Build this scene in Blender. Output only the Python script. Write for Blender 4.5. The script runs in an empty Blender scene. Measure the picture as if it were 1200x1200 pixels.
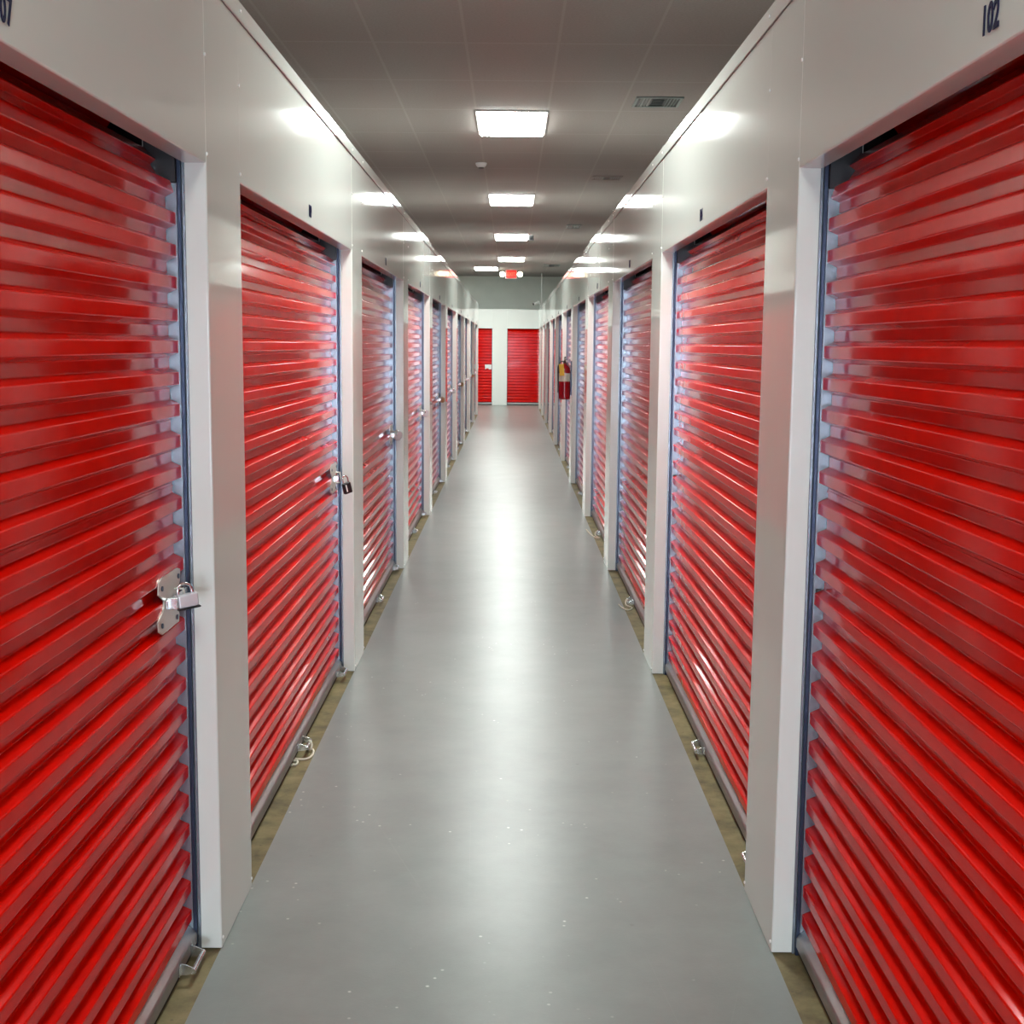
import bpy, bmesh, math, random
from mathutils import Vector, Matrix
random.seed(7)
COL = bpy.context.scene.collection
PI = math.pi

# ------------------------------------------------------------------ materials
def mat(name, color, rough=0.5, metal=0.0, coat=0.0, emit=None, strength=0.0, spec=0.5):
    m = bpy.data.materials.new(name); m.use_nodes = True
    b = m.node_tree.nodes['Principled BSDF']
    b.inputs['Base Color'].default_value = (*color, 1)
    b.inputs['Roughness'].default_value = rough
    b.inputs['Metallic'].default_value = metal
    b.inputs['Specular IOR Level'].default_value = spec
    if coat:
        b.inputs['Coat Weight'].default_value = coat
        b.inputs['Coat Roughness'].default_value = 0.04
    if emit:
        b.inputs['Emission Color'].default_value = (*emit, 1)
        b.inputs['Emission Strength'].default_value = strength
    return m

def nodes(m):
    nt = m.node_tree
    return nt, nt.nodes, nt.links, nt.nodes['Principled BSDF']

def noise(nt, vec, scale, detail=4, rough=0.5, dist=0.0):
    n = nt.nodes.new('ShaderNodeTexNoise')
    n.inputs['Scale'].default_value = scale; n.inputs['Detail'].default_value = detail
    n.inputs['Roughness'].default_value = rough; n.inputs['Distortion'].default_value = dist
    nt.links.new(vec, n.inputs['Vector']); return n

def ramp(nt, fac, stops):
    r = nt.nodes.new('ShaderNodeValToRGB')
    e = r.color_ramp.elements
    while len(e) < len(stops): e.new(0.5)
    for i, (p, c) in enumerate(stops):
        e[i].position = p; e[i].color = (*c, 1) if len(c) == 3 else c
    nt.links.new(fac, r.inputs['Fac']); return r

def maprange(nt, val, a, b, c, d):
    r = nt.nodes.new('ShaderNodeMapRange')
    for k, v in zip(('From Min', 'From Max', 'To Min', 'To Max'), (a, b, c, d)): r.inputs[k].default_value = v
    nt.links.new(val, r.inputs['Value']); return r

def world_pos(nt):
    return nt.nodes.new('ShaderNodeNewGeometry').outputs['Position']

def bump(nt, h, b, strength, dist):
    bp = nt.nodes.new('ShaderNodeBump')
    bp.inputs['Strength'].default_value = strength; bp.inputs['Distance'].default_value = dist
    nt.links.new(h, bp.inputs['Height']); nt.links.new(bp.outputs['Normal'], b.inputs['Normal'])
    return bp

def mix(nt, fac, a, b):
    m = nt.nodes.new('ShaderNodeMix'); m.data_type = 'RGBA'
    if isinstance(fac, float): m.inputs[0].default_value = fac
    else: nt.links.new(fac, m.inputs[0])
    for i, v in ((6, a), (7, b)):
        if isinstance(v, tuple): m.inputs[i].default_value = (*v, 1)
        else: nt.links.new(v, m.inputs[i])
    return m.outputs[2]

# white enamelled steel panels, very slightly uneven
M_panel = mat('white_enamel', (0.72, 0.755, 0.715), 0.1, spec=0.6)
nt, N, L, B = nodes(M_panel)
p = world_pos(nt)
n1 = noise(nt, p, 1.1, 1, 0.4)
n2 = noise(nt, p, 260, 2)
r = maprange(nt, n2.outputs['Fac'], 0.3, 0.7, 0.05, 0.07); L.new(r.outputs[0], B.inputs['Roughness'])
bump(nt, n1.outputs['Fac'], B, 0.2, 0.012)
M_endpanel = mat('white_enamel_matt', (0.80, 0.82, 0.79), 0.35)
M_screw = mat('white_screw', (0.85, 0.85, 0.82), 0.15)
M_inside = mat('unit_inside', (0.03, 0.03, 0.03), 0.9)

# red curtain: glossy baked enamel
M_red = mat('red_enamel', (0.86, 0.004, 0.0), 0.13, spec=0.13)
nt, N, L, B = nodes(M_red)
p = world_pos(nt)
n1 = noise(nt, p, 9, 3, 0.5)
c = ramp(nt, n1.outputs['Fac'], [(0.25, (0.60, 0.002, 0.0)), (0.75, (0.72, 0.004, 0.0))])
L.new(c.outputs['Color'], B.inputs['Base Color'])
n2 = noise(nt, p, 5, 2)
r = maprange(nt, n2.outputs['Fac'], 0.3, 0.7, 0.08, 0.13); L.new(r.outputs[0], B.inputs['Roughness'])

def metal(name, col, rough, scale=40):
    m = mat(name, col, rough, 1.0)
    nt, N, L, B = nodes(m)
    n = noise(nt, world_pos(nt), scale, 3)
    r = maprange(nt, n.outputs['Fac'], 0.3, 0.7, rough * 0.8, rough * 1.3); L.new(r.outputs[0], B.inputs['Roughness'])
    c = ramp(nt, n.outputs['Fac'], [(0.3, tuple(v * 0.85 for v in col)), (0.7, col)])
    L.new(c.outputs['Color'], B.inputs['Base Color'])
    return m
M_galv = metal('galvanised_steel', (0.72, 0.78, 0.86), 0.28)
M_guide = mat('guide_zinc', (0.27, 0.32, 0.37), 0.25, 0.6)
M_lock = mat('brushed_lock_steel', (0.72, 0.76, 0.80), 0.35, 0.4)
M_bar = metal('dull_aluminium', (0.42, 0.42, 0.42), 0.42, 25)
M_dark = mat('dark_steel', (0.035, 0.05, 0.09), 0.3, 0.6)
M_zinc = mat('zinc_plate', (0.62, 0.60, 0.54), 0.32, 0.6)
M_chrome = metal('chrome', (0.80, 0.82, 0.84), 0.22, 60)
M_brass = mat('brass', (0.55, 0.40, 0.20), 0.35, 0.6)
M_black = mat('black_plastic', (0.012, 0.012, 0.014), 0.35)
M_rubber = mat('black_rubber', (0.015, 0.015, 0.015), 0.8)
M_rope = mat('cream_cord', (0.80, 0.76, 0.62), 0.8)
nt, N, L, B = nodes(M_rope)
w = N.new('ShaderNodeTexWave'); w.inputs['Scale'].default_value = 90; L.new(world_pos(nt), w.inputs['Vector'])
bump(nt, w.outputs['Fac'], B, 0.6, 0.002)
M_navy = mat('navy_vinyl', (0.010, 0.010, 0.045), 0.8, spec=0.08)
M_white = mat('white_plastic', (0.8, 0.8, 0.78), 0.4)
M_greyp = mat('grey_plastic', (0.11, 0.11, 0.11), 0.5)
M_ventm = mat('vent_paint', (0.25, 0.29, 0.27), 0.5)
M_extred = mat('extinguisher_red', (0.32, 0.0, 0.006), 0.22)
M_yellow = mat('yellow_card', (0.80, 0.50, 0.03), 0.55)
M_label = mat('paper_label', (0.66, 0.65, 0.56), 0.5)
M_lens = mat('troffer_lens', (0.9, 0.9, 0.9), 0.4, emit=(0.93, 1.0, 0.95), strength=42.0)
M_frame = mat('troffer_frame', (0.55, 0.53, 0.5), 0.5)
M_exit = mat('exit_face', (0.6, 0.01, 0.01), 0.4, emit=(1.0, 0.02, 0.01), strength=0.85)
M_exitl = mat('exit_letters', (0.9, 0.1, 0.05), 0.4, emit=(1.0, 0.08, 0.04), strength=1.5)
M_lamp = mat('emergency_lamp', (0.9, 0.85, 0.7), 0.4, emit=(1.0, 0.88, 0.62), strength=6.0)

# painted floor: grey epoxy with scuffs, chips and orange-peel
M_floor = mat('grey_floor_paint', (0.33, 0.35, 0.34), 0.3, spec=0.40)
nt, N, L, B = nodes(M_floor)
p = world_pos(nt)
n1 = noise(nt, p, 2.6, 7, 0.68)
base = ramp(nt, n1.outputs['Fac'], [(0.3, (0.205, 0.232, 0.222)), (0.72, (0.262, 0.292, 0.280))])
n2 = noise(nt, p, 3.5, 5, 0.6)
v = N.new('ShaderNodeTexVoronoi'); v.inputs['Scale'].default_value = 17; L.new(p, v.inputs['Vector'])
chips = maprange(nt, v.outputs['Distance'], 0.045, 0.10, 1, 0)
n3 = noise(nt, p, 2.2, 2)
patch = maprange(nt, n3.outputs['Fac'], 0.50, 0.60, 0, 1)
mul = N.new('ShaderNodeMath'); mul.operation = 'MULTIPLY'; L.new(chips.outputs[0], mul.inputs[0]); L.new(patch.outputs[0], mul.inputs[1])
v2 = N.new('ShaderNodeTexVoronoi'); v2.inputs['Scale'].default_value = 3.1; L.new(p, v2.inputs['Vector'])
spots = maprange(nt, v2.outputs['Distance'], 0.012, 0.03, 0.6, 0)
c1 = mix(nt, mul.outputs[0], base.outputs['Color'], (0.60, 0.62, 0.60))
c2 = mix(nt, spots.outputs[0], c1, (0.14, 0.145, 0.14))
sc = N.new('ShaderNodeMapping'); sc.inputs['Scale'].default_value = (3.0, 0.5, 1); sc.inputs['Rotation'].default_value = (0, 0, 0.12); L.new(p, sc.inputs['Vector'])
v3 = N.new('ShaderNodeTexVoronoi'); v3.feature = 'DISTANCE_TO_EDGE'; v3.inputs['Scale'].default_value = 0.9; L.new(sc.outputs[0], v3.inputs['Vector'])
crack = maprange(nt, v3.outputs['Distance'], 0.001, 0.003, 0.06, 0)
n5 = noise(nt, p, 0.9, 1); cp = maprange(nt, n5.outputs['Fac'], 0.48, 0.6, 0, 1)
mul2 = N.new('ShaderNodeMath'); mul2.operation = 'MULTIPLY'; L.new(crack.outputs[0], mul2.inputs[0]); L.new(cp.outputs[0], mul2.inputs[1])
c3 = mix(nt, mul2.outputs[0], c2, (0.5, 0.52, 0.5))
L.new(c3, B.inputs['Base Color'])
B.inputs['Roughness'].default_value = 0.305
n4 = noise(nt, p, 120, 3, 0.6)
add = N.new('ShaderNodeMath'); add.operation = 'ADD'; L.new(n4.outputs['Fac'], add.inputs[0]); L.new(mul.outputs[0], add.inputs[1])
n6 = noise(nt, p, 7, 3)
add2 = N.new('ShaderNodeMath'); add2.operation = 'MULTIPLY_ADD'; L.new(n6.outputs['Fac'], add2.inputs[0]); add2.inputs[1].default_value = 0.6; L.new(add.outputs[0], add2.inputs[2])
bump(nt, add2.outputs[0], B, 0.25, 0.0010)

M_conc = mat('bare_concrete', (0.24, 0.20, 0.11), 0.7)
nt, N, L, B = nodes(M_conc)
p = world_pos(nt)
n1 = noise(nt, p, 7, 6, 0.65)
c = ramp(nt, n1.outputs['Fac'], [(0.25, (0.05, 0.038, 0.018)), (0.5, (0.185, 0.150, 0.064)), (0.78, (0.29, 0.24, 0.12))])
n2 = noise(nt, p, 55, 3)
dk = maprange(nt, n2.outputs['Fac'], 0.66, 0.74, 0, 0.6)
L.new(mix(nt, dk.outputs[0], c.outputs['Color'], (0.06, 0.045, 0.03)), B.inputs['Base Color'])
bump(nt, n2.outputs['Fac'], B, 0.3, 0.002)

# suspended ceiling of 2x4 tiles
M_ceil = mat('ceiling_tile', (0.47, 0.42, 0.385), 0.85)
nt, N, L, B = nodes(M_ceil)
p = world_pos(nt)
TW, TL = 0.592, 1.2
sp = N.new('ShaderNodeSeparateXYZ'); L.new(p, sp.inputs[0])
def linefac(sock, off, per, w):
    a = N.new('ShaderNodeMath'); a.operation = 'SUBTRACT'; L.new(sock, a.inputs[0]); a.inputs[1].default_value = off
    b = N.new('ShaderNodeMath'); b.operation = 'PINGPONG'; L.new(a.outputs[0], b.inputs[0]); b.inputs[1].default_value = per / 2
    return maprange(nt, b.outputs[0], w * 0.5, w * 0.5 + 0.004, 1, 0).outputs[0]
lx = linefac(sp.outputs['X'], -0.306, TW, 0.014); ly = linefac(sp.outputs['Y'], 11.08, TL, 0.024)
mx = N.new('ShaderNodeMath'); mx.operation = 'MAXIMUM'; L.new(lx, mx.inputs[0]); L.new(ly, mx.inputs[1])
n1 = noise(nt, p, 60, 4, 0.7); n0 = noise(nt, p, 0.8, 3)
c = ramp(nt, n1.outputs['Fac'], [(0.3, (0.29, 0.265, 0.245)), (0.7, (0.35, 0.32, 0.295))])
# every tile its own slight tone
wn = N.new('ShaderNodeTexWhiteNoise'); wn.noise_dimensions = '2D'
def cell(sock, off, per):
    a = N.new('ShaderNodeMath'); a.operation = 'SUBTRACT'; L.new(sock, a.inputs[0]); a.inputs[1].default_value = off
    b = N.new('ShaderNodeMath'); b.operation = 'DIVIDE'; L.new(a.outputs[0], b.inputs[0]); b.inputs[1].default_value = per
    f = N.new('ShaderNodeMath'); f.operation = 'FLOOR'; L.new(b.outputs[0], f.inputs[0]); return f.outputs[0]
cb = N.new('ShaderNodeCombineXYZ'); L.new(cell(sp.outputs['X'], -0.306, TW), cb.inputs[0]); L.new(cell(sp.outputs['Y'], 11.08, TL), cb.inputs[1])
L.new(cb.outputs[0], wn.inputs['Vector'])
tone = maprange(nt, wn.outputs['Value'], 0, 1, 0.0, 0.22)
ct = mix(nt, tone.outputs[0], c.outputs['Color'], (0.26, 0.23, 0.21))
half = N.new('ShaderNodeMath'); half.operation = 'MULTIPLY'; L.new(mx.outputs[0], half.inputs[0]); half.inputs[1].default_value = 0.16
L.new(mix(nt, half.outputs[0], ct, (0.60, 0.56, 0.53)), B.inputs['Base Color'])
bump(nt, n1.outputs['Fac'], B, 0.4, 0.003)

M_greywall = mat('grey_green_wall', (0.40, 0.43, 0.39), 0.6)
nt, N, L, B = nodes(M_greywall)
n1 = noise(nt, world_pos(nt), 3, 4); c = ramp(nt, n1.outputs['Fac'], [(0.3, (0.70, 0.74, 0.68)), (0.7, (0.75, 0.79, 0.73))]); L.new(c.outputs['Color'], B.inputs['Base Color'])

M_glass = bpy.data.materials.new('door_glass'); M_glass.use_nodes = True
nt = M_glass.node_tree; nt.nodes.clear()
o_ = nt.nodes.new('ShaderNodeOutputMaterial'); t_ = nt.nodes.new('ShaderNodeBsdfTransparent'); g_ = nt.nodes.new('ShaderNodeBsdfGlossy'); g_.inputs['Roughness'].default_value = 0.02
f_ = nt.nodes.new('ShaderNodeFresnel'); x_ = nt.nodes.new('ShaderNodeMixShader')
nt.links.new(f_.outputs[0], x_.inputs[0]); nt.links.new(t_.outputs[0], x_.inputs[1]); nt.links.new(g_.outputs[0], x_.inputs[2]); nt.links.new(x_.outputs[0], o_.inputs[0])

# ------------------------------------------------------------------ mesh helpers
def finish(bm, name, material, parent=None, smooth=False, loc=None):
    bmesh.ops.recalc_face_normals(bm, faces=bm.faces)
    me = bpy.data.meshes.new(name); bm.to_mesh(me); bm.free()
    for m in (material if isinstance(material, (list, tuple)) else [material]): me.materials.append(m)
    if smooth:
        me.polygons.foreach_set('use_smooth', [True] * len(me.polygons))
        me.set_sharp_from_angle(angle=math.radians(50))
    o = bpy.data.objects.new(name, me); COL.objects.link(o)
    if smooth:
        wn_ = o.modifiers.new('weighted_normals', 'WEIGHTED_NORMAL'); wn_.keep_sharp = True; wn_.weight = 80
    if parent: o.parent = parent
    if loc: o.location = loc
    return o

def box(bm, x0, x1, y0, y1, z0, z1, bev=0.0, seg=2, mi=0):
    t = bmesh.new()
    bmesh.ops.create_cube(t, size=1)
    for v in t.verts:
        v.co = Vector(((x0 + x1) / 2 + v.co.x * (x1 - x0), (y0 + y1) / 2 + v.co.y * (y1 - y0), (z0 + z1) / 2 + v.co.z * (z1 - z0)))
    if bev > 0: bmesh.ops.bevel(t, geom=t.edges[:], offset=bev, segments=seg, affect='EDGES', profile=0.5)
    for f in t.faces: f.material_index = mi
    merge(bm, t)

def merge(bm, t):
    me = bpy.data.meshes.new('tmp'); t.to_mesh(me); t.free(); bm.from_mesh(me); bpy.data.meshes.remove(me)

def sweep(bm, pts, rad, seg=8, closed=False):
    """tube through points"""
    pts = [Vector(q) for q in pts]; rings = []
    n = len(pts)
    for i, q in enumerate(pts):
        a = pts[(i - 1) % n] if (i > 0 or closed) else q
        b = pts[(i + 1) % n] if (i < n - 1 or closed) else q
        d = (b - a).normalized()
        up = Vector((0, 0, 1)) if abs(d.z) < 0.9 else Vector((1, 0, 0))
        s = d.cross(up).normalized(); u = s.cross(d)
        rings.append([bm.verts.new(q + rad * (math.cos(2 * PI * k / seg) * s + math.sin(2 * PI * k / seg) * u)) for k in range(seg)])
    m = n if closed else n - 1
    for i in range(m):
        A, Bq = rings[i], rings[(i + 1) % n]
        for k in range(seg): bm.faces.new((A[k], A[(k + 1) % seg], Bq[(k + 1) % seg], Bq[k]))
    if not closed:
        bm.faces.new(rings[0][::-1]); bm.faces.new(rings[-1])

def lathe(bm, prof, seg=24, c=(0, 0, 0)):
    rings = []
    for r, z in prof:
        rings.append([bm.verts.new((c[0] + r * math.cos(2 * PI * k / seg), c[1] + r * math.sin(2 * PI * k / seg), c[2] + z)) for k in range(seg)])
    for A, Bq in zip(rings, rings[1:]):
        for k in range(seg): bm.faces.new((A[k], A[(k + 1) % seg], Bq[(k + 1) % seg], Bq[k]))
    bm.faces.new(rings[0][::-1]); bm.faces.new(rings[-1])

def prism(bm, pts, axis, a, b):
    """extrude a 2-D outline along an axis between a and b"""
    def P(q, t):
        return {'x': (t, q[0], q[1]), 'y': (q[0], t, q[1]), 'z': (q[0], q[1], t)}[axis]
    A = [bm.verts.new(P(q, a)) for q in pts]; Bq = [bm.verts.new(P(q, b)) for q in pts]
    bm.faces.new(A[::-1]); bm.faces.new(Bq)
    n = len(pts)
    for i in range(n): bm.faces.new((A[i], A[(i + 1) % n], Bq[(i + 1) % n], Bq[i]))

def empty(name, loc=(0, 0, 0), rz=0.0, parent=None):
    o = bpy.data.objects.new(name, None); COL.objects.link(o); o.location = loc; o.rotation_euler = (0, 0, rz)
    o.empty_display_size = 0.1
    if parent: o.parent = parent
    return o

def tag(o, label, cat, group=None):
    o['label'] = label; o['category'] = cat
    if group: o['group'] = group
    return o

KIDS = {}
def kids(o): return [c for c in bpy.data.objects if c.parent == o]
def copy_tree(o, parent=None):
    c = o.copy(); COL.objects.link(c)
    if parent: c.parent = parent
    for ch in kids(o): copy_tree(ch, c)
    return c

# ------------------------------------------------------------------ measures
XL, XR = -0.773, 0.7225
D1, S, PW = 3.387, 3.05, 0.4216
HH, HT = 2.087, 2.585
OW = S - PW
CEIL = 3.55
YB = -6.0; YE = 35.98; YG = 37.4
def pn(n): return D1 + S * (n - 1)          # near edge of pier n
def pf(n): return pn(n) + PW
Y_ROW_L = pf(10); 

# ------------------------------------------------------------------ shell
bm = bmesh.new()
def quad(bm, x0, x1, y0, y1, z, mi):
    f = bm.faces.new([bm.verts.new(q) for q in ((x0, y0, z), (x1, y0, z), (x1, y1, z), (x0, y1, z))]); f.material_index = mi
xs = [(-8, XL - 0.004, 1), (XL - 0.004, XR + 0.004, 0), (XR + 0.004, 8, 1)]
for a, b, m in xs: quad(bm, a, b, YB, Y_ROW_L, 0, m)
quad(bm, -8, XR + 0.004, Y_ROW_L, YE, 0, 0); quad(bm, XR + 0.004, 8, Y_ROW_L, YE, 0, 1)
quad(bm, -8, 8, YE, YG, 0, 1)
bmesh.ops.remove_doubles(bm, verts=bm.verts, dist=1e-5)
r_ = bmesh.ops.extrude_face_region(bm, geom=bm.faces[:])
for v in [g for g in r_['geom'] if isinstance(g, bmesh.types.BMVert)]: v.co.z -= 0.1
o = finish(bm, 'floor', [M_floor, M_conc]); o['kind'] = 'structure'

def slab(name, args, m, bev=0.0):
    bm = bmesh.new(); box(bm, *args, bev=bev); o = finish(bm, name, m); o['kind'] = 'structure'; return o
slab('ceiling', (-8, 8, YB, YG, CEIL, CEIL + 0.1), M_ceil)
slab('wall_far', (-8, 8, YG, YG + 0.15, 0, CEIL), M_greywall)
slab('wall_outer_left', (-8.15, -8, YB, YG, 0, CEIL), M_greywall)
slab('wall_outer_right', (8, 8.15, YB, YG, 0, CEIL), M_greywall)

# wall behind the camera; unseen glazed entrance added to let bluish daylight in
bm = bmesh.new()
box(bm, -8, -0.66, YB - 0.15, YB, 0, CEIL); box(bm, 0.62, 8, YB - 0.15, YB, 0, CEIL); box(bm, -0.66, 0.62, YB - 0.15, YB, 2.2, CEIL)
o = finish(bm, 'wall_back', M_greywall); o['kind'] = 'structure'
dr = empty('unseen_door_1', (-0.02, YB, 0)); dr['kind'] = 'structure'
bm = bmesh.new()
for a, b in ((-0.64, -0.57), (-0.035, 0.035), (0.57, 0.64)): box(bm, a, b, -0.10, -0.04, 0, 2.2, 0.004)
for a, b in ((0, 0.18), (1.0, 1.06), (2.12, 2.2)): box(bm, -0.57, 0.57, -0.095, -0.045, a, b, 0.003)
finish(bm, 'door_frame', M_bar, dr)
bm = bmesh.new(); box(bm, -0.57, 0.57, -0.073, -0.067, 0.18, 2.12); finish(bm, 'glass_pane', M_glass, dr)

# ------------------------------------------------------------------ partition walls
def pier_profile(y0, y1, depth=0.16, r=0.005):
    """plan outline, x = 0 is the corridor face and x < 0 goes into the unit"""
    pts = [(-depth, y0), (-r, y0)]
    for k in range(1, 4): a = k / 4 * PI / 2; pts.append((-r + r * math.sin(a), y0 + r - r * math.cos(a)))
    pts += [(0, y0 + r), (0, y1 - r)]
    for k in range(1, 4): a = k / 4 * PI / 2; pts.append((-r + r * math.cos(a), y1 - r + r * math.sin(a)))
    pts += [(-r, y1), (-depth, y1)]
    return pts

def text_mesh(txt, size, depth=0.0006, sx=0.78, bold=0.022):
    cu = bpy.data.curves.new('number_curve', 'FONT'); cu.body = txt; cu.size = size; cu.align_x = 'CENTER'
    cu.extrude = depth; cu.offset = bold * size; cu.space_character = 1.05
    ob = bpy.data.objects.new('tmp_text', cu); COL.objects.link(ob)
    bpy.context.view_layer.update()
    me = bpy.data.meshes.new_from_object(ob.evaluated_get(bpy.context.evaluated_depsgraph_get()))
    bpy.data.objects.remove(ob); bpy.data.curves.remove(cu)
    me.transform(Matrix.Diagonal((sx, 1, 1, 1)))
    return me

def screw(parent, x, y, z, mir):
    if mir not in SCR:
        bm = bmesh.new(); bmesh.ops.create_uvsphere(bm, u_segments=10, v_segments=6, radius=0.0052)
        for v in bm.verts: v.co.x *= 0.55
        SCR[mir] = finish(bm, 'screw_head', M_screw, parent, True, (x, y, z)); return
    c = SCR[mir].copy(); COL.objects.link(c); c.parent = parent; c.location = (x, y, z)
SCR = {}

def partition(name, X, mir, last, nums, num_y):
    """mir=+1: wall on the left facing +x; mir=-1: wall on the right facing -x"""
    root = empty(name, (X, 0, 0)); root['kind'] = 'structure'
    piers = [(YB + 0.001, 0.336 + PW)] + [(pn(k), pf(k)) for k in range(1, last + 1)]
    if mir < 0: piers[-1] = (piers[-1][0], YE)
    for i, (a, b) in enumerate(piers):
        bm = bmesh.new(); prism(bm, [(mir * x, y) for x, y in pier_profile(a + 0.0008, b - 0.0008)], 'z', 0.004, HT - 0.052)
        finish(bm, 'pier_panel', M_panel, root, True)
    for i in range(len(piers) - 1):
        y0, y1 = piers[i][1], piers[i + 1][0]
        bm = bmesh.new()
        r = 0.004
        pts = [(-0.057, HH), (-r, HH)] + [(-r + r * math.sin(k / 4 * PI / 2), HH + r - r * math.cos(k / 4 * PI / 2)) for k in range(1, 4)] + [(0, HH + r), (0, HT - 0.052), (-0.02, HT - 0.052), (-0.02, HH + 0.02), (-0.057, HH + 0.02)]
        prism(bm, [(mir * x, z) for x, z in pts], 'y', y0 - 0.0006, y1 + 0.0006)
        h = finish(bm, 'header_panel', M_panel, root, True, (-mir * 0.0008, 0, 0))
        if nums and i < len(nums):
            me = text_mesh(nums[i], 0.062)
            t = bpy.data.objects.new('unit_number', me); COL.objects.link(t); me.materials.append(M_navy)
            t.parent = h; t.location = (mir * 0.0016, (y0 + y1) / 2 + num_y, HH + 0.030)
            t.rotation_euler = (PI / 2, 0, mir * PI / 2)
    # continuous top trim with a drip edge
    bm = bmesh.new()
    yend = Y_ROW_L if mir > 0 else YE
    pts = [(-0.05, HT), (0.004, HT), (0.006, HT - 0.003), (0.006, HT - 0.050), (0.003, HT - 0.053), (0.0005, HT - 0.050), (0.0005, HT - 0.010), (-0.05, HT - 0.010)]
    prism(bm, [(mir * x, z) for x, z in pts], 'y', YB + 0.001, yend)
    finish(bm, 'top_trim', M_panel, root, True)
    # unseen roof sheet, added to keep the units dark and bounce light up
    bm = bmesh.new(); a, b = sorted((-mir * 0.05, -mir * 6.9)); box(bm, a, b, YB + 0.001, yend, HT - 0.03, HT - 0.012); finish(bm, 'unseen_roof_sheet', M_white, root)
    if mir > 0:
        bm = bmesh.new(); box(bm, -6.9, -0.16, yend - 0.03, yend, 0, HT - 0.03); finish(bm, 'end_panel', M_panel, root)
    # dividers inside
    for (a, b) in piers:
        bm = bmesh.new(); y = (a + b) / 2 if b - a < 1 else b - 0.1; q = sorted((-mir * 0.161, -mir * 3.0)); box(bm, q[0], q[1], y - 0.01, y + 0.01, 0.001, HT - 0.031); finish(bm, 'divider_sheet', M_inside, root)
    bm = bmesh.new(); q = sorted((-mir * 3.0, -mir * 3.02)); box(bm, q[0], q[1], YB + 0.001, yend - 0.031, 0.001, HT - 0.031); finish(bm, 'back_sheet', M_inside, root)
    for k in range(1, 8):
        for y, dz in ((pn(k) - 0.004 if k < 9 else 0, 0), (pf(k) + 0.004, 0.002)):
            for z in (HH + 0.022, HH + 0.265):
                screw(root, mir * 0.0016, y + (0.009 if y < pn(k) else -0.009), z + dz, mir)
            screw(root, mir * 0.0075, y, HT - 0.028, mir)
        for y in (pn(k) + 0.012, pf(k) - 0.014): screw(root, mir * 0.0016, y, 0.03, mir)
    return root
partition('wall_left', XL, 1, 10, [str(107 + 2 * i) for i in range(10)], -0.012)
partition('wall_right', XR, -1, 11, [str(102 + 2 * i) for i in range(11)], -0.008)

# ------------------------------------------------------------------ roll-up door
PER = 0.0802
XRG, XVL = -0.077, -0.102
def curtain_outline(z0, z1):
    """zig-zag section (x,z) of the corrugated curtain with rounded folds"""
    raw = []; z = z0; raw.append((XVL, z0))
    k = 0
    while z < z1 - 0.001:
        for t, x in ((0.10, XVL), (0.24, XRG), (0.62, XRG), (0.76, XVL)):
            zz = z + t * PER
            if zz < z1: raw.append((x, zz))
        z += PER; k += 1
    raw.append((raw[-1][0], z1))
    out = [raw[0]]
    for i in range(1, len(raw) - 1):
        A, P, C = (Vector((*raw[j], 0)) for j in (i - 1, i, i + 1))
        d = 0.0032
        a = P + (A - P).normalized() * min(d, (A - P).length * 0.45); c = P + (C - P).normalized() * min(d, (C - P).length * 0.45)
        for s in (0, 0.25, 0.5, 0.75, 1):
            q = a * (1 - s) ** 2 + P * 2 * s * (1 - s) + c * s * s; out.append((q.x, q.y))
    out.append(raw[-1])
    # a shallow stiffening bead pressed along the middle of the valleys, and two sheet laps
    return out

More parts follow.
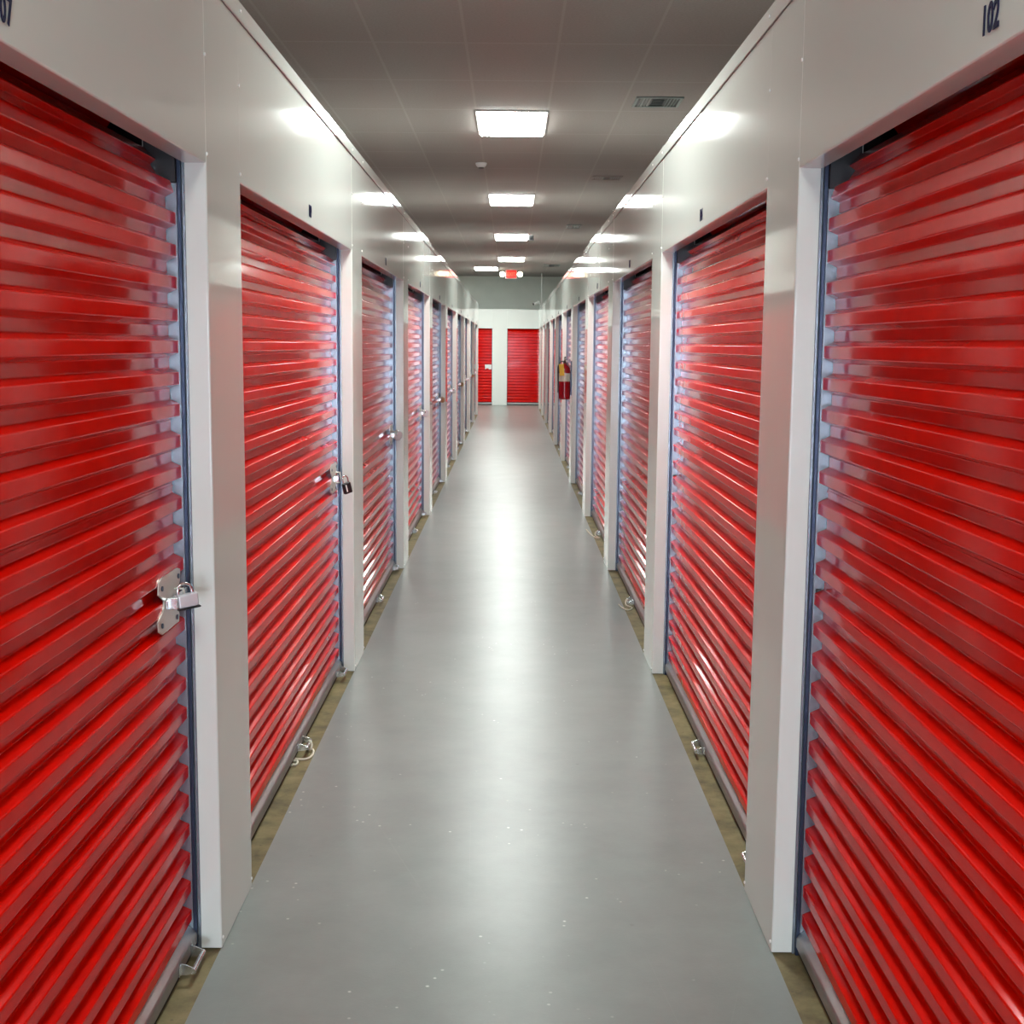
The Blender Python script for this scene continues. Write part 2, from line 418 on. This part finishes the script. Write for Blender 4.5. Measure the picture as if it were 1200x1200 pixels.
def make_door(width):
    root = empty('rolling_shutter')
    hw = width / 2
    # curtain
    bm = bmesh.new()
    out = curtain_outline(0.068, 2.16)
    out = [(x - 4.0 * max(0, z - 1.985) ** 2, z) for x, z in out]
    back = [(x - 0.0015, z) for x, z in out]
    ya, yb_ = -hw + 0.0115, hw - 0.0115
    V = [[bm.verts.new((x, y, z)) for x, z in P_] for P_ in (out, back) for y in (ya, yb_)]
    F0, F1, B0, B1 = V
    for i in range(len(out) - 1):
        bm.faces.new((F0[i], F1[i], F1[i + 1], F0[i + 1])); bm.faces.new((B0[i + 1], B1[i + 1], B1[i], B0[i]))
        bm.faces.new((F0[i], F0[i + 1], B0[i + 1], B0[i])); bm.faces.new((F1[i + 1], F1[i], B1[i], B1[i + 1]))
    for i in (0, -1): bm.faces.new((F0[i], F1[i], B1[i], B0[i]))
    # sheet laps: thin folded seams
    for zs in (0.595, 1.235):
        zz = 0.068 + round((zs - 0.068) / PER) * PER + 0.05 * PER
        box(bm, XVL - 0.0005, XVL + 0.0022, -hw + 0.0115, hw - 0.0115, zz - 0.010, zz - 0.003, 0.0008, 1)
    finish(bm, 'curtain', M_red, root, True)
    # the drum the curtain rolls on to, up behind the header
    bm = bmesh.new(); sweep(bm, [(-0.37, -hw + 0.02, 2.27), (-0.37, hw - 0.02, 2.27)], 0.165, 24); finish(bm, 'roll_drum', M_red, root, True)
    # bottom bar: sloped shoulder over a vertical face
    bm = bmesh.new()
    prism(bm, [(-0.112, 0.020), (-0.068, 0.020), (-0.064, 0.026), (-0.064, 0.050), (-0.070, 0.060), (-0.094, 0.078), (-0.112, 0.078)], 'y', -hw + 0.012, hw - 0.012)
    finish(bm, 'bottom_bar', M_bar, root, True)
    bm = bmesh.new(); prism(bm, [(-0.108, 0.002), (-0.074, 0.002), (-0.070, 0.008), (-0.070, 0.020), (-0.108, 0.020)], 'y', -hw + 0.012, hw - 0.012)
    finish(bm, 'bar_seal', M_rubber, root)
    for s in (-1, 1):
        j = s * hw
        def yb(a, b): return sorted((j - s * a, j - s * b))
        bm = bmesh.new()
        a, b = yb(0.0005, 0.004); box(bm, -0.062, -0.0545, a, b, 0.002, 2.12, 0.001, 1)
        a, b = yb(0.0005, 0.010)
        box(bm, -0.15, -0.074, a, b, 0.0, 2.035)
        g = finish(bm, 'guide_rail', M_guide, root)
        bm = bmesh.new(); a, b = yb(0.0005, 0.011); box(bm, -0.0735, -0.0625, a, b, 0.0, 2.13, 0.002, 2)
        finish(bm, 'guide_lip', M_dark, g)  # galvanised lip; shade and dark reflection put into its colour
        bm = bmesh.new(); a, b = yb(0.0005, 0.012); box(bm, -0.155, -0.0745, a, b, 2.036, 2.16, 0.002, 1); finish(bm, 'shade_plate', M_black, root)  # added black plate stands in for the shade above the guide
        bm = bmesh.new(); a, b = yb(0.0095, 0.0125); box(bm, -0.096, -0.080, a, b, 0.975, 1.012, 0.002, 1); finish(bm, 'bolt_slot', M_black, g)
    return root

def add_latch(root, hw):
    # two-lobed zinc plate on the lock side (+y), slightly proud of the ridges
    lt_y = hw - 0.13
    bm = bmesh.new()
    o2 = [(-0.105 - 0.03, 0.065), (-0.112 - 0.03, 0.035), (-0.092, 0.012), (-0.100, -0.010), (-0.150, -0.030), (-0.145, -0.055), (-0.115, -0.068), (0.045, -0.068), (0.052, -0.050), (0.030, -0.016), (0.030, 0.012), (0.062, 0.034), (0.068, 0.065), (0.040, 0.072), (-0.115, 0.072)]
    prism(bm, [(lt_y + a, 0.995 + b) for a, b in o2], 'x', XRG + 0.0003, XRG + 0.0035)
    pl = finish(bm, 'latch_plate', M_zinc, root)
    pl['label'] = 'zinc latch plate bolted to the curtain'
    bm = bmesh.new(); sweep(bm, [(XRG + 0.003, 0, 0), (XRG + 0.0065, 0, 0)], 0.0065, 10)
    rv = finish(bm, 'rivet', M_dark, pl)
    for i, (a, b) in enumerate(((-0.112, 0.046), (0.045, 0.050), (-0.118, -0.045), (0.025, -0.052))):
        q = rv if i == 0 else rv.copy()
        if i: COL.objects.link(q)
        q.location = (0, lt_y + a, 0.995 + b)
    bm = bmesh.new()
    box(bm, XRG + 0.0036, XRG + 0.0105, lt_y - 0.085, hw - 0.012, 0.984, 1.006, 0.002)
    box(bm, XRG + 0.0036, XRG + 0.030, lt_y - 0.070, lt_y - 0.064, 0.980, 1.010, 0.002)
    finish(bm, 'slide_bolt', M_chrome, pl)
    bm = bmesh.new()
    sweep(bm, [(XRG + 0.004, lt_y + 0.005, 1.020), (XRG + 0.026, lt_y + 0.005, 1.020), (XRG + 0.030, lt_y + 0.005, 0.995), (XRG + 0.026, lt_y + 0.005, 0.970), (XRG + 0.004, lt_y + 0.005, 0.970)], 0.0035, 8)
    finish(bm, 'hasp_loop', M_zinc, pl, True)

def add_handle(root, yc):
    bm = bmesh.new()
    for s in (-1, 1):
        prism(bm, [(-0.064, 0.022), (-0.064, 0.052), (-0.050, 0.050), (-0.026, 0.040), (-0.024, 0.028), (-0.040, 0.024)], 'y', yc + s * 0.052 - 0.0015, yc + s * 0.052 + 0.0015)
        box(bm, -0.064, -0.0615, yc + s * 0.052 - (0.018 if s < 0 else 0), yc + s * 0.052 + (0.018 if s > 0 else 0), 0.024, 0.050, 0.0008, 1)
    sweep(bm, [(-0.030, yc - 0.056, 0.034), (-0.030, yc + 0.056, 0.034)], 0.0065, 12)
    h = finish(bm, 'lift_handle', M_chrome, root, True)
    return h

proto = make_door(OW); add_latch(proto, OW / 2); add_handle(proto, 0.0); add_handle(proto, OW / 2 - 0.14)
WORDS = ['nearest', 'second', 'third', 'fourth', 'fifth', 'sixth', 'seventh', 'eighth', 'ninth', 'tenth', 'eleventh']
LOCKDESC = ['a chrome padlock', 'a black padlock hanging from its latch', 'a round steel disc lock', 'a round grey disc lock']
first = True
for k in range(10):
    o = proto if first else copy_tree(proto); first = False
    o.location = (XL, pn(k + 1) - OW / 2, 0)
    extra = ', ' + LOCKDESC[k] if k < 4 else ''
    if k == 1: extra = ', with a black padlock'
    if k == 9: w = 'farthest'
    else: w = WORDS[k]
    tag(o, f'{w} red corrugated rolling shutter along the left wall' + (extra.replace(', a', ', with a', 1) if extra else ''), 'shutter', 'red rolling shutters along the left wall')
for k in range(11):
    o = copy_tree(proto)
    o.location = (XR, pn(k + 1) - OW / 2, 0); o.rotation_euler = (0, 0, PI)
    w = 'farthest' if k == 10 else WORDS[k]
    extra = {0: ', below the number 102', 2: ', frayed cord at its foot', 3: ', cord lying at its foot', 4: ', just before the fire extinguisher', 5: ', just beyond the fire extinguisher'}.get(k, '')
    tag(o, f'{w} red corrugated rolling shutter along the right wall' + extra, 'shutter', 'red rolling shutters along the right wall')

# ------------------------------------------------------------------ end wall with two narrow doors
EW = 0.862
er = empty('wall_end', (0, YE, 0)); er['kind'] = 'structure'
ed = [(-0.516 - EW, -0.516), (-0.110, -0.110 + EW)]
def epier(a, b):
    bm = bmesh.new(); prism(bm, [(y, -x) for x, y in pier_profile(a, b)], 'z', 0.002, 2.55); finish(bm, 'pier_panel', M_endpanel, er, True)
epier(-7.98, ed[0][0]); epier(ed[0][1], ed[1][0]); epier(ed[1][1], 7.98)
for a, b in ed:
    bm = bmesh.new(); box(bm, a, b, -0.001, 0.057, HH - 0.005, 2.55, 0.002); finish(bm, 'header_panel', M_endpanel, er)
bm = bmesh.new(); box(bm, -7.98, 7.98, -0.006, 0.05, 2.55, 2.60, 0.003); finish(bm, 'top_trim', M_endpanel, er)
bm = bmesh.new(); box(bm, -7.98, 7.98, 0.05, 1.40, 2.56, 2.59); finish(bm, 'unseen_roof_sheet', M_white, er)
pe = make_door(EW)
pe.location = (ed[1][0] + EW / 2, YE, 0); pe.rotation_euler = (0, 0, -PI / 2)
tag(pe, 'narrow red rolling shutter on the end wall, right one facing down the corridor', 'shutter', 'narrow rolling shutters on the end wall')
p2 = copy_tree(pe); p2.location = (ed[0][0] + EW / 2, YE, 0)
tag(p2, 'narrow red rolling shutter on the end wall, partly hidden at left, with pale latch', 'shutter', 'narrow rolling shutters on the end wall')
bm = bmesh.new()
# local: +x out of the wall, +y -> world +x after the -90 degree turn is local +y = world +x
prism(bm, [(EW / 2 - 0.19, 0.97), (EW / 2 - 0.20, 1.10), (EW / 2 - 0.02, 1.10), (EW / 2 - 0.02, 0.975), (EW / 2 - 0.09, 0.97), (EW / 2 - 0.10, 1.0), (EW / 2 - 0.15, 1.0)], 'x', XRG + 0.0003, XRG + 0.004)
box(bm, XRG + 0.004, XRG + 0.016, EW / 2 - 0.16, EW / 2 - 0.02, 1.035, 1.06, 0.002)
lp = finish(bm, 'latch_plate', M_white, p2)

# ------------------------------------------------------------------ padlocks on the left row
def shackle_pts(w, h, n=10):
    return [(0, -w / 2, 0)] + [(0, -w / 2 * math.cos(PI * k / n), h + w / 2 * math.sin(PI * k / n)) for k in range(n + 1)] + [(0, w / 2, 0)]
LY = lambda k: pn(k) - 0.13            # latch centre of left door k
def padlock(k, kind, label):
    y = LY(k) + 0.005; z = 0.995
    root = empty('padlock', (XL + XRG + 0.034, y, z))
    if kind == 'chrome':
        root.location = (XL + XRG + 0.050, y - 0.045, z + 0.004)
        bm = bmesh.new(); box(bm, -0.010, 0.010, -0.028, 0.024, -0.016, 0.018, 0.005, 3); b = finish(bm, 'lock_body', M_lock, root, True)
        bm = bmesh.new(); box(bm, -0.0108, 0.0108, -0.031, 0.027, -0.021, -0.0165, 0.002, 2); finish(bm, 'bumper', M_black, b)
        bm = bmesh.new(); sweep(bm, [(q[0] - 0.002, q[1] * 1.0 - 0.006, q[2] + 0.014) for q in shackle_pts(0.036, 0.012)], 0.0035, 10); finish(bm, 'shackle', M_chrome, root, True)
        root.rotation_euler = (0.12, 0.0, -1.0)
    elif kind == 'black':
        root.location = (XL + XRG + 0.052, y + 0.0, z - 0.012)
        bm = bmesh.new(); box(bm, -0.011, 0.011, -0.021, 0.021, -0.068, -0.014, 0.005, 3); b = finish(bm, 'lock_body', M_black, root, True)
        bm = bmesh.new(); box(bm, -0.0113, 0.0113, -0.012, -0.004, -0.058, -0.022, 0.001, 1); finish(bm, 'label_strip', M_white, b)
        bm = bmesh.new(); sweep(bm, [(q[0], q[1], q[2] - 0.016) for q in shackle_pts(0.028, 0.022)], 0.0036, 10); finish(bm, 'shackle', M_chrome, root, True)
        root.rotation_euler = (0.25, 0, -0.9)
    else:
        m = {'disc': M_lock, 'brass': M_brass}[kind]
        bm = bmesh.new(); lathe(bm, [(0.012, -0.012), (0.031, -0.012), (0.035, -0.008), (0.035, 0.008), (0.031, 0.012), (0.022, 0.012), (0.020, 0.010), (0.006, 0.010)], 28)
        bmesh.ops.rotate(bm, verts=bm.verts, matrix=Matrix.Rotation(PI / 2, 3, 'Y'), cent=(0, 0, 0))
        bmesh.ops.rotate(bm, verts=bm.verts, matrix=Matrix.Rotation(-0.9, 3, 'Z'), cent=(0, 0, 0))
        b = finish(bm, 'lock_body', m, root, True)
        bm = bmesh.new(); sweep(bm, [(0.006 * 0, 0.030 * math.cos(a) * 0.8 - 0.012, 0.030 * math.sin(a) * 0.8 + 0.014) for a in [PI * t / 8 for t in range(-1, 10)]], 0.004, 8)
        finish(bm, 'shackle', M_chrome, root, True)
        root.location = (XL + XRG + 0.042, y + 0.025, z - 0.006)
    tag(root, label, 'padlock', 'padlocks on the left-hand door latches')
    return root
padlock(1, 'chrome', 'small chrome padlock on the nearest left-hand door latch')
padlock(2, 'black', 'black padlock with pale stripe hanging from the second left-hand door')
rest = ['disc', 'disc', 'brass', 'disc', 'brass', 'disc', 'brass']
for i, kd in enumerate(rest):
    k = i + 3
    padlock(k, kd, f"{'round steel disc lock' if kd == 'disc' else 'brass-coloured round lock'} on the {'farthest' if k == 10 else WORDS[k-1]} left-hand door latch")
padlock(10, 'disc', 'round steel disc lock on the farthest left-hand door latch')

# ------------------------------------------------------------------ pull cords lying at the door feet
def smooth_pts(P, n=6):
    P = [Vector(q) for q in P]; out = []
    for i in range(len(P) - 1):
        p0, p1, p2, p3 = P[max(i - 1, 0)], P[i], P[i + 1], P[min(i + 2, len(P) - 1)]
        for s in range(n):
            t = s / n
            out.append(0.5 * ((2 * p1) + (-p0 + p2) * t + (2 * p0 - 5 * p1 + 4 * p2 - p3) * t * t + (-p0 + 3 * p1 - 3 * p2 + p3) * t ** 3))
    out.append(P[-1]); return out
def cord(pts, label, rad=0.0045):
    bm = bmesh.new(); sweep(bm, smooth_pts(pts), rad, 8)
    o = finish(bm, 'pull_cord', M_rope, None, True)
    return tag(o, label, 'cord', 'cords tied to the door handles')
hx = XL - 0.030
yc2 = pn(2) - OW / 2
c_ = cord([(hx, yc2 + 0.01, 0.048), (hx + 0.011, yc2 + 0.01, 0.034), (hx + 0.008, yc2, 0.014), (-0.815, 5.155, 0.006), (-0.792, 5.150, 0.005), (-0.782, 5.105, 0.005), (-0.785, 5.050, 0.005), (-0.805, 5.020, 0.005), (-0.838, 5.020, 0.006), (-0.86, 5.04, 0.005)], 'cream cord looped on the floor at the second left-hand door')
bm = bmesh.new()
kn = [(-0.838 + 0.016 * math.cos(a), 4.965 + 0.028 * math.sin(a), 0.006 + 0.004 * (i % 2)) for i, a in enumerate([t * 0.7 for t in range(11)])]
sweep(bm, smooth_pts(kn), 0.0045, 8); tag(finish(bm, 'cord_knot', M_rope, None, True), 'small knotted cream cord end beside the cord loop, left side', 'cord')
hxr = XR + 0.030
yr3 = pn(3) - OW / 2; yr4 = pn(4) - OW / 2
cord([(hxr, yr3, 0.048), (hxr - 0.012, yr3, 0.034), (hxr - 0.010, yr3 - 0.02, 0.012), (0.775, 8.10, 0.005), (0.745, 8.03, 0.005), (0.715, 8.08, 0.006), (0.698, 8.20, 0.005)], 'cream cord trailing onto the grey paint at the third right-hand door')
cord([(hxr, yr4, 0.048), (hxr - 0.012, yr4, 0.034), (hxr - 0.010, yr4 - 0.03, 0.012), (0.775, 11.10, 0.005), (0.735, 11.15, 0.005), (0.705, 11.35, 0.006), (0.685, 11.62, 0.005)], 'cream cord trailing onto the grey paint at the fourth right-hand door')

# ------------------------------------------------------------------ ceiling lights
def troffer():
    root = empty('ceiling_light')
    bm = bmesh.new()
    w, l = 0.60 / 2, 1.2 / 2
    for a in ((-w, -w + 0.018, -l, l), (w - 0.018, w, -l, l), (-w + 0.018, w - 0.018, -l, -l + 0.02), (-w + 0.018, w - 0.018, l - 0.02, l)): box(bm, *a, -0.014, -0.0005, 0.002, 1)
    finish(bm, 'light_frame', M_frame, root)
    bm = bmesh.new(); box(bm, -w + 0.0185, w - 0.0185, -l + 0.0205, l - 0.0205, -0.030, -0.001, 0.008, 2); finish(bm, 'light_diffuser', M_lens, root)
    return root
tl = troffer()
LX = -0.012
spots = [(LX, 11.08 + 0.6 + 6.0 * i) for i in range(-2, 4)] + [(LX - 0.592 - 0.04, 33.5), (LX - 0.592 * 6, 33.5)]  # last light is unseen, added to brighten the end wall
lab = {5: 'added ceiling light in the far side aisle, unseen, brightens the end wall', -2: 'rectangular ceiling light behind the camera, over the entrance end', -1: 'rectangular ceiling light above the camera, out of the picture', 0: 'largest glowing rectangular ceiling light, nearest in view', 1: 'second nearest glowing ceiling light in the centre row', 2: 'third glowing ceiling light, beside the small dark box', 3: 'fourth glowing ceiling light, farthest of the centre row'}
for i, (x, y) in enumerate(spots):
    o = tl if i == 0 else copy_tree(tl)
    o.location = (x, y, CEIL)
    tag(o, lab.get(i - 2, 'far glowing ceiling light offset left of the red exit sign'), 'ceiling light', 'rectangular ceiling lights')

# ------------------------------------------------------------------ exit sign with emergency lamps
ex = empty('exit_sign', (-0.015, 33.9, 3.435)); tag(ex, 'glowing red exit sign with two emergency lamps under the far ceiling', 'sign')
bm = bmesh.new(); box(bm, -0.14, 0.14, 0.0, 0.05, -0.115, 0.10, 0.006); finish(bm, 'housing', M_white, ex)
bm = bmesh.new(); box(bm, -0.132, 0.132, -0.004, -0.0003, -0.107, 0.092, 0.001, 1); fc = finish(bm, 'sign_face', M_exit, ex)
me = text_mesh('EXIT', 0.135, 0.001, 0.72, 0.02); t = bpy.data.objects.new('exit_lettering', me); COL.objects.link(t); me.materials.append(M_exitl); t.parent = fc; t.location = (0, -0.0055, -0.052); t.rotation_euler = (PI / 2, 0, 0)
bm = bmesh.new(); box(bm, -0.05, 0.05, 0.01, 0.04, 0.1005, 0.1145, 0.002); finish(bm, 'ceiling_mount', M_white, ex)
for s in (-1, 1):
    bm = bmesh.new(); lathe(bm, [(0.055, 0), (0.070, 0.035), (0.066, 0.045), (0.02, 0.055)], 20)
    bmesh.ops.rotate(bm, verts=bm.verts, matrix=Matrix.Rotation(PI / 2, 3, 'X'), cent=(0, 0, 0))
    for v in bm.verts: v.co += Vector((s * 0.225, 0.03, -0.01))
    finish(bm, 'emergency_lamp', M_lamp, ex, True)
    bm = bmesh.new(); box(bm, *sorted((s * 0.1405, s * 0.19)), 0.015, 0.04, -0.025, 0.005, 0.003); finish(bm, 'lamp_arm', M_white, ex)

# ------------------------------------------------------------------ ceiling vents, detector, box
def vent(x, y, w, l, label, m=M_ventm):
    root = empty('ceiling_vent', (x, y, CEIL)); tag(root, label, 'vent', 'metal air vents in the ceiling')
    bm = bmesh.new(); 
    for a in ((-w, w, -l, -l + 0.022), (-w, w, l - 0.022, l), (-w, -w + 0.022, -l + 0.022, l - 0.022), (w - 0.022, w, -l + 0.022, l - 0.022)): box(bm, *a, -0.014, -0.0005, 0.003, 1)
    finish(bm, 'vent_frame', m, root)
    bm = bmesh.new(); box(bm, -w + 0.0225, w - 0.0225, -l + 0.0225, l - 0.0225, -0.004, -0.0006); finish(bm, 'vent_backing', M_black, root)
    bm = bmesh.new()
    for k in range(4):
        for s in (-1, 1):
            xx = s * (w - 0.045 - 0.024 * k)
            prism(bm, [(xx - 0.006 * s, -0.012), (xx - 0.002 * s, -0.013), (xx + 0.008 * s, -0.005), (xx + 0.004 * s, -0.0045)], 'y', -l + 0.024, l - 0.024)
    cw = w - 0.14
    for k in range(5):
        yy = -l + 0.04 + k * (2 * l - 0.08) / 4
        prism(bm, [(yy - 0.010, -0.013), (yy - 0.006, -0.014), (yy + 0.012, -0.006), (yy + 0.008, -0.0045)], 'x', -cw, cw)
    finish(bm, 'vent_blades', m, root)
vent(1.135, 10.63, 0.185, 0.20, 'louvred rectangular air vent right of the nearest ceiling light')
vent(1.08, 15.36, 0.17, 0.16, 'faint pale air vent between the first two ceiling lights, right side', M_ceil)
vent(0.99, 21.57, 0.12, 0.30, 'dark air vent at right between the second and third ceiling lights')
vent(0.955, 32.1, 0.20, 0.40, 'dark air vent at far right, just before the exit sign')

bm = bmesh.new(); lathe(bm, [(0.060, 0), (0.060, -0.012), (0.052, -0.030), (0.040, -0.042), (0.018, -0.045)][::-1], 24)
sd = finish(bm, 'smoke_detector', M_white, None, True, (-0.335, 14.25, CEIL - 0.0005)); tag(sd, 'small round smoke detector on the ceiling behind the nearest light', 'smoke detector')
bm = bmesh.new(); lathe(bm, [(0.012, -0.062), (0.026, -0.058), (0.028, -0.0455), (0.01, -0.0452)], 16); finish(bm, 'sensor_cap', M_greyp, sd, True)

bm = bmesh.new(); box(bm, -0.048, 0.048, -0.04, 0.04, -0.105, -0.012, 0.01, 2)
mb = finish(bm, 'motion_sensor', M_greyp, None, True, (0.330, 23.30, CEIL)); tag(mb, 'small dark grey box on the ceiling right of the third light', 'sensor')
bm = bmesh.new(); box(bm, -0.03, 0.03, -0.03, 0.03, -0.0118, -0.0005, 0.002, 1); finish(bm, 'mounting_plate', M_white, mb)
bm = bmesh.new(); box(bm, -0.03, 0.03, -0.0445, -0.0405, -0.09, -0.04, 0.001, 1); finish(bm, 'sensor_window', M_black, mb)

# ------------------------------------------------------------------ security camera and conduit
cam = empty('security_camera', (0.735, 35.62, 2.762)); tag(cam, 'small white security camera above the right wall at the far end', 'camera')
bm = bmesh.new()
lathe(bm, [(0.020, -0.085), (0.036, -0.083), (0.038, -0.07), (0.038, 0.07), (0.025, 0.083)], 20)
R = Matrix.Rotation(math.radians(62), 3, 'Y') @ Matrix.Rotation(0, 3, 'X')
bmesh.ops.rotate(bm, verts=bm.verts, matrix=Matrix.Rotation(math.radians(68), 3, 'Y'), cent=(0, 0, 0))
bmesh.ops.rotate(bm, verts=bm.verts, matrix=Matrix.Rotation(math.radians(25), 3, 'Z'), cent=(0, 0, 0))
for v in bm.verts: v.co += Vector((-0.07, -0.05, 0.0))
cb_ = finish(bm, 'camera_body', M_white, cam, True)
d_ = (Matrix.Rotation(math.radians(25), 3, 'Z') @ Matrix.Rotation(math.radians(68), 3, 'Y')) @ Vector((0, 0, -1))
bm = bmesh.new(); c0 = Vector((-0.07, -0.05, 0)) + d_ * 0.0855; sweep(bm, [c0, c0 + d_ * 0.02], 0.030, 16); finish(bm, 'lens', M_black, cb_, True)
bm = bmesh.new(); sweep(bm, [(0.0, -0.02, 0.02), (0.035, 0.0, -0.05), (0.04, 0.0, -0.176)], 0.016, 10); finish(bm, 'bracket', M_white, cam, True)
bm = bmesh.new(); sweep(bm, [(0.80, 35.60, 2.5855), (0.80, 35.60, CEIL - 0.001)], 0.013, 10)
cd = finish(bm, 'conduit_pipe', M_endpanel, None, True); tag(cd, 'thin pale vertical conduit from ceiling to right wall top, far end', 'pipe')

# ------------------------------------------------------------------ fire extinguisher
fx, fy, fz = XR - 0.078, 15.80, 0.995
fe = empty('fire_extinguisher', (fx, fy, fz)); tag(fe, 'dark red fire extinguisher with white label hung on a right-hand pier', 'fire extinguisher')
bm = bmesh.new(); lathe(bm, [(0.055, 0), (0.066, 0.006), (0.068, 0.015), (0.068, 0.335), (0.064, 0.365), (0.050, 0.392), (0.030, 0.410), (0.020, 0.416), (0.020, 0.430)], 32)
cy = finish(bm, 'cylinder', M_extred, fe, True)
bm = bmesh.new(); lathe(bm, [(0.0675, 0.215), (0.0692, 0.216), (0.0692, 0.312), (0.0675, 0.313)], 32); finish(bm, 'label_band', M_label, cy, True)
bm = bmesh.new(); lathe(bm, [(0.018, 0.4305), (0.020, 0.436), (0.016, 0.458), (0.010, 0.466)], 16); vv = finish(bm, 'valve', M_black, fe, True)
bm = bmesh.new()
prism(bm, [(-0.015, 0.467), (-0.10, 0.470), (-0.10, 0.477), (0.01, 0.480), (0.01, 0.467)], 'y', -0.008, 0.008)
prism(bm, [(-0.015, 0.484), (-0.10, 0.505), (-0.10, 0.512), (0.014, 0.498), (0.014, 0.484)], 'y', -0.008, 0.008)
bmesh.ops.rotate(bm, verts=bm.verts, matrix=Matrix.Rotation(PI / 2, 3, 'Z'), cent=(0, 0, 0))
finish(bm, 'handle', M_black, fe)
bm = bmesh.new(); sweep(bm, [(0.010, 0, 0.452), (0.028, -0.004, 0.452)], 0.014, 14); finish(bm, 'pressure_gauge', M_white, vv, True)
bm = bmesh.new(); sweep(bm, smooth_pts([(-0.012, 0, 0.450), (-0.045, -0.005, 0.452), (-0.078, -0.01, 0.40), (-0.080, -0.012, 0.30), (-0.078, -0.012, 0.16), (-0.078, -0.012, 0.08)]), 0.008, 10); finish(bm, 'hose', M_black, fe, True)
bm = bmesh.new(); box(bm, -0.052, 0.006, -0.082, -0.079, 0.285, 0.425, 0.001, 1)
bmesh.ops.rotate(bm, verts=bm.verts, matrix=Matrix.Rotation(-0.08, 3, 'Y'), cent=(0, 0, 0.42))
tg = finish(bm, 'inspection_tag', M_yellow, fe); tg['label'] = 'yellow inspection tag'
tg.location = (-0.022, 0, 0)
bm = bmesh.new(); box(bm, 0.0695, 0.0775, -0.03, 0.03, 0.05, 0.46, 0.002, 1); box(bm, 0.015, 0.070, -0.025, 0.025, 0.445, 0.449, 0.001, 1); finish(bm, 'wall_bracket', M_dark, fe)

# ------------------------------------------------------------------ area light standing in for daylight through the added entrance, world
wd = bpy.data.worlds.new('world'); bpy.context.scene.world = wd; wd.use_nodes = True
wd.node_tree.nodes['Background'].inputs[0].default_value = (0.55, 0.70, 1.0, 1); wd.node_tree.nodes['Background'].inputs[1].default_value = 1.5
la = bpy.data.lights.new('daylight', 'AREA'); la.shape = 'RECTANGLE'; la.size = 1.2; la.size_y = 2.1; la.energy = 380; la.color = (0.76, 0.86, 1.0)
lo = bpy.data.objects.new('daylight', la); COL.objects.link(lo); lo.location = (-0.02, YB - 0.25, 1.15); lo.rotation_euler = (PI / 2, 0, 0)

# ------------------------------------------------------------------ camera
cd_ = bpy.data.cameras.new('camera'); co = bpy.data.objects.new('camera', cd_); COL.objects.link(co)
cd_.sensor_width = 36; cd_.sensor_fit = 'HORIZONTAL'; cd_.lens = 1535.4 / 1200 * 36; cd_.clip_start = 0.05
co.matrix_world = Matrix.Translation((0, 0, 1.63824)) @ Matrix.Rotation(-0.0017187, 4, 'Z') @ Matrix.Rotation(PI / 2 - 0.126794, 4, 'X') @ Matrix.Rotation(0.0088564, 4, 'Z')
S_ = bpy.context.scene; S_.camera = co
S_.view_settings.view_transform = 'Standard'; S_.view_settings.look = 'None'; S_.view_settings.gamma = 1; S_.view_settings.exposure = 0.12
S_.view_settings.use_curve_mapping = False
S_.cycles.max_bounces = 10; S_.cycles.diffuse_bounces = 5; S_.cycles.glossy_bounces = 6
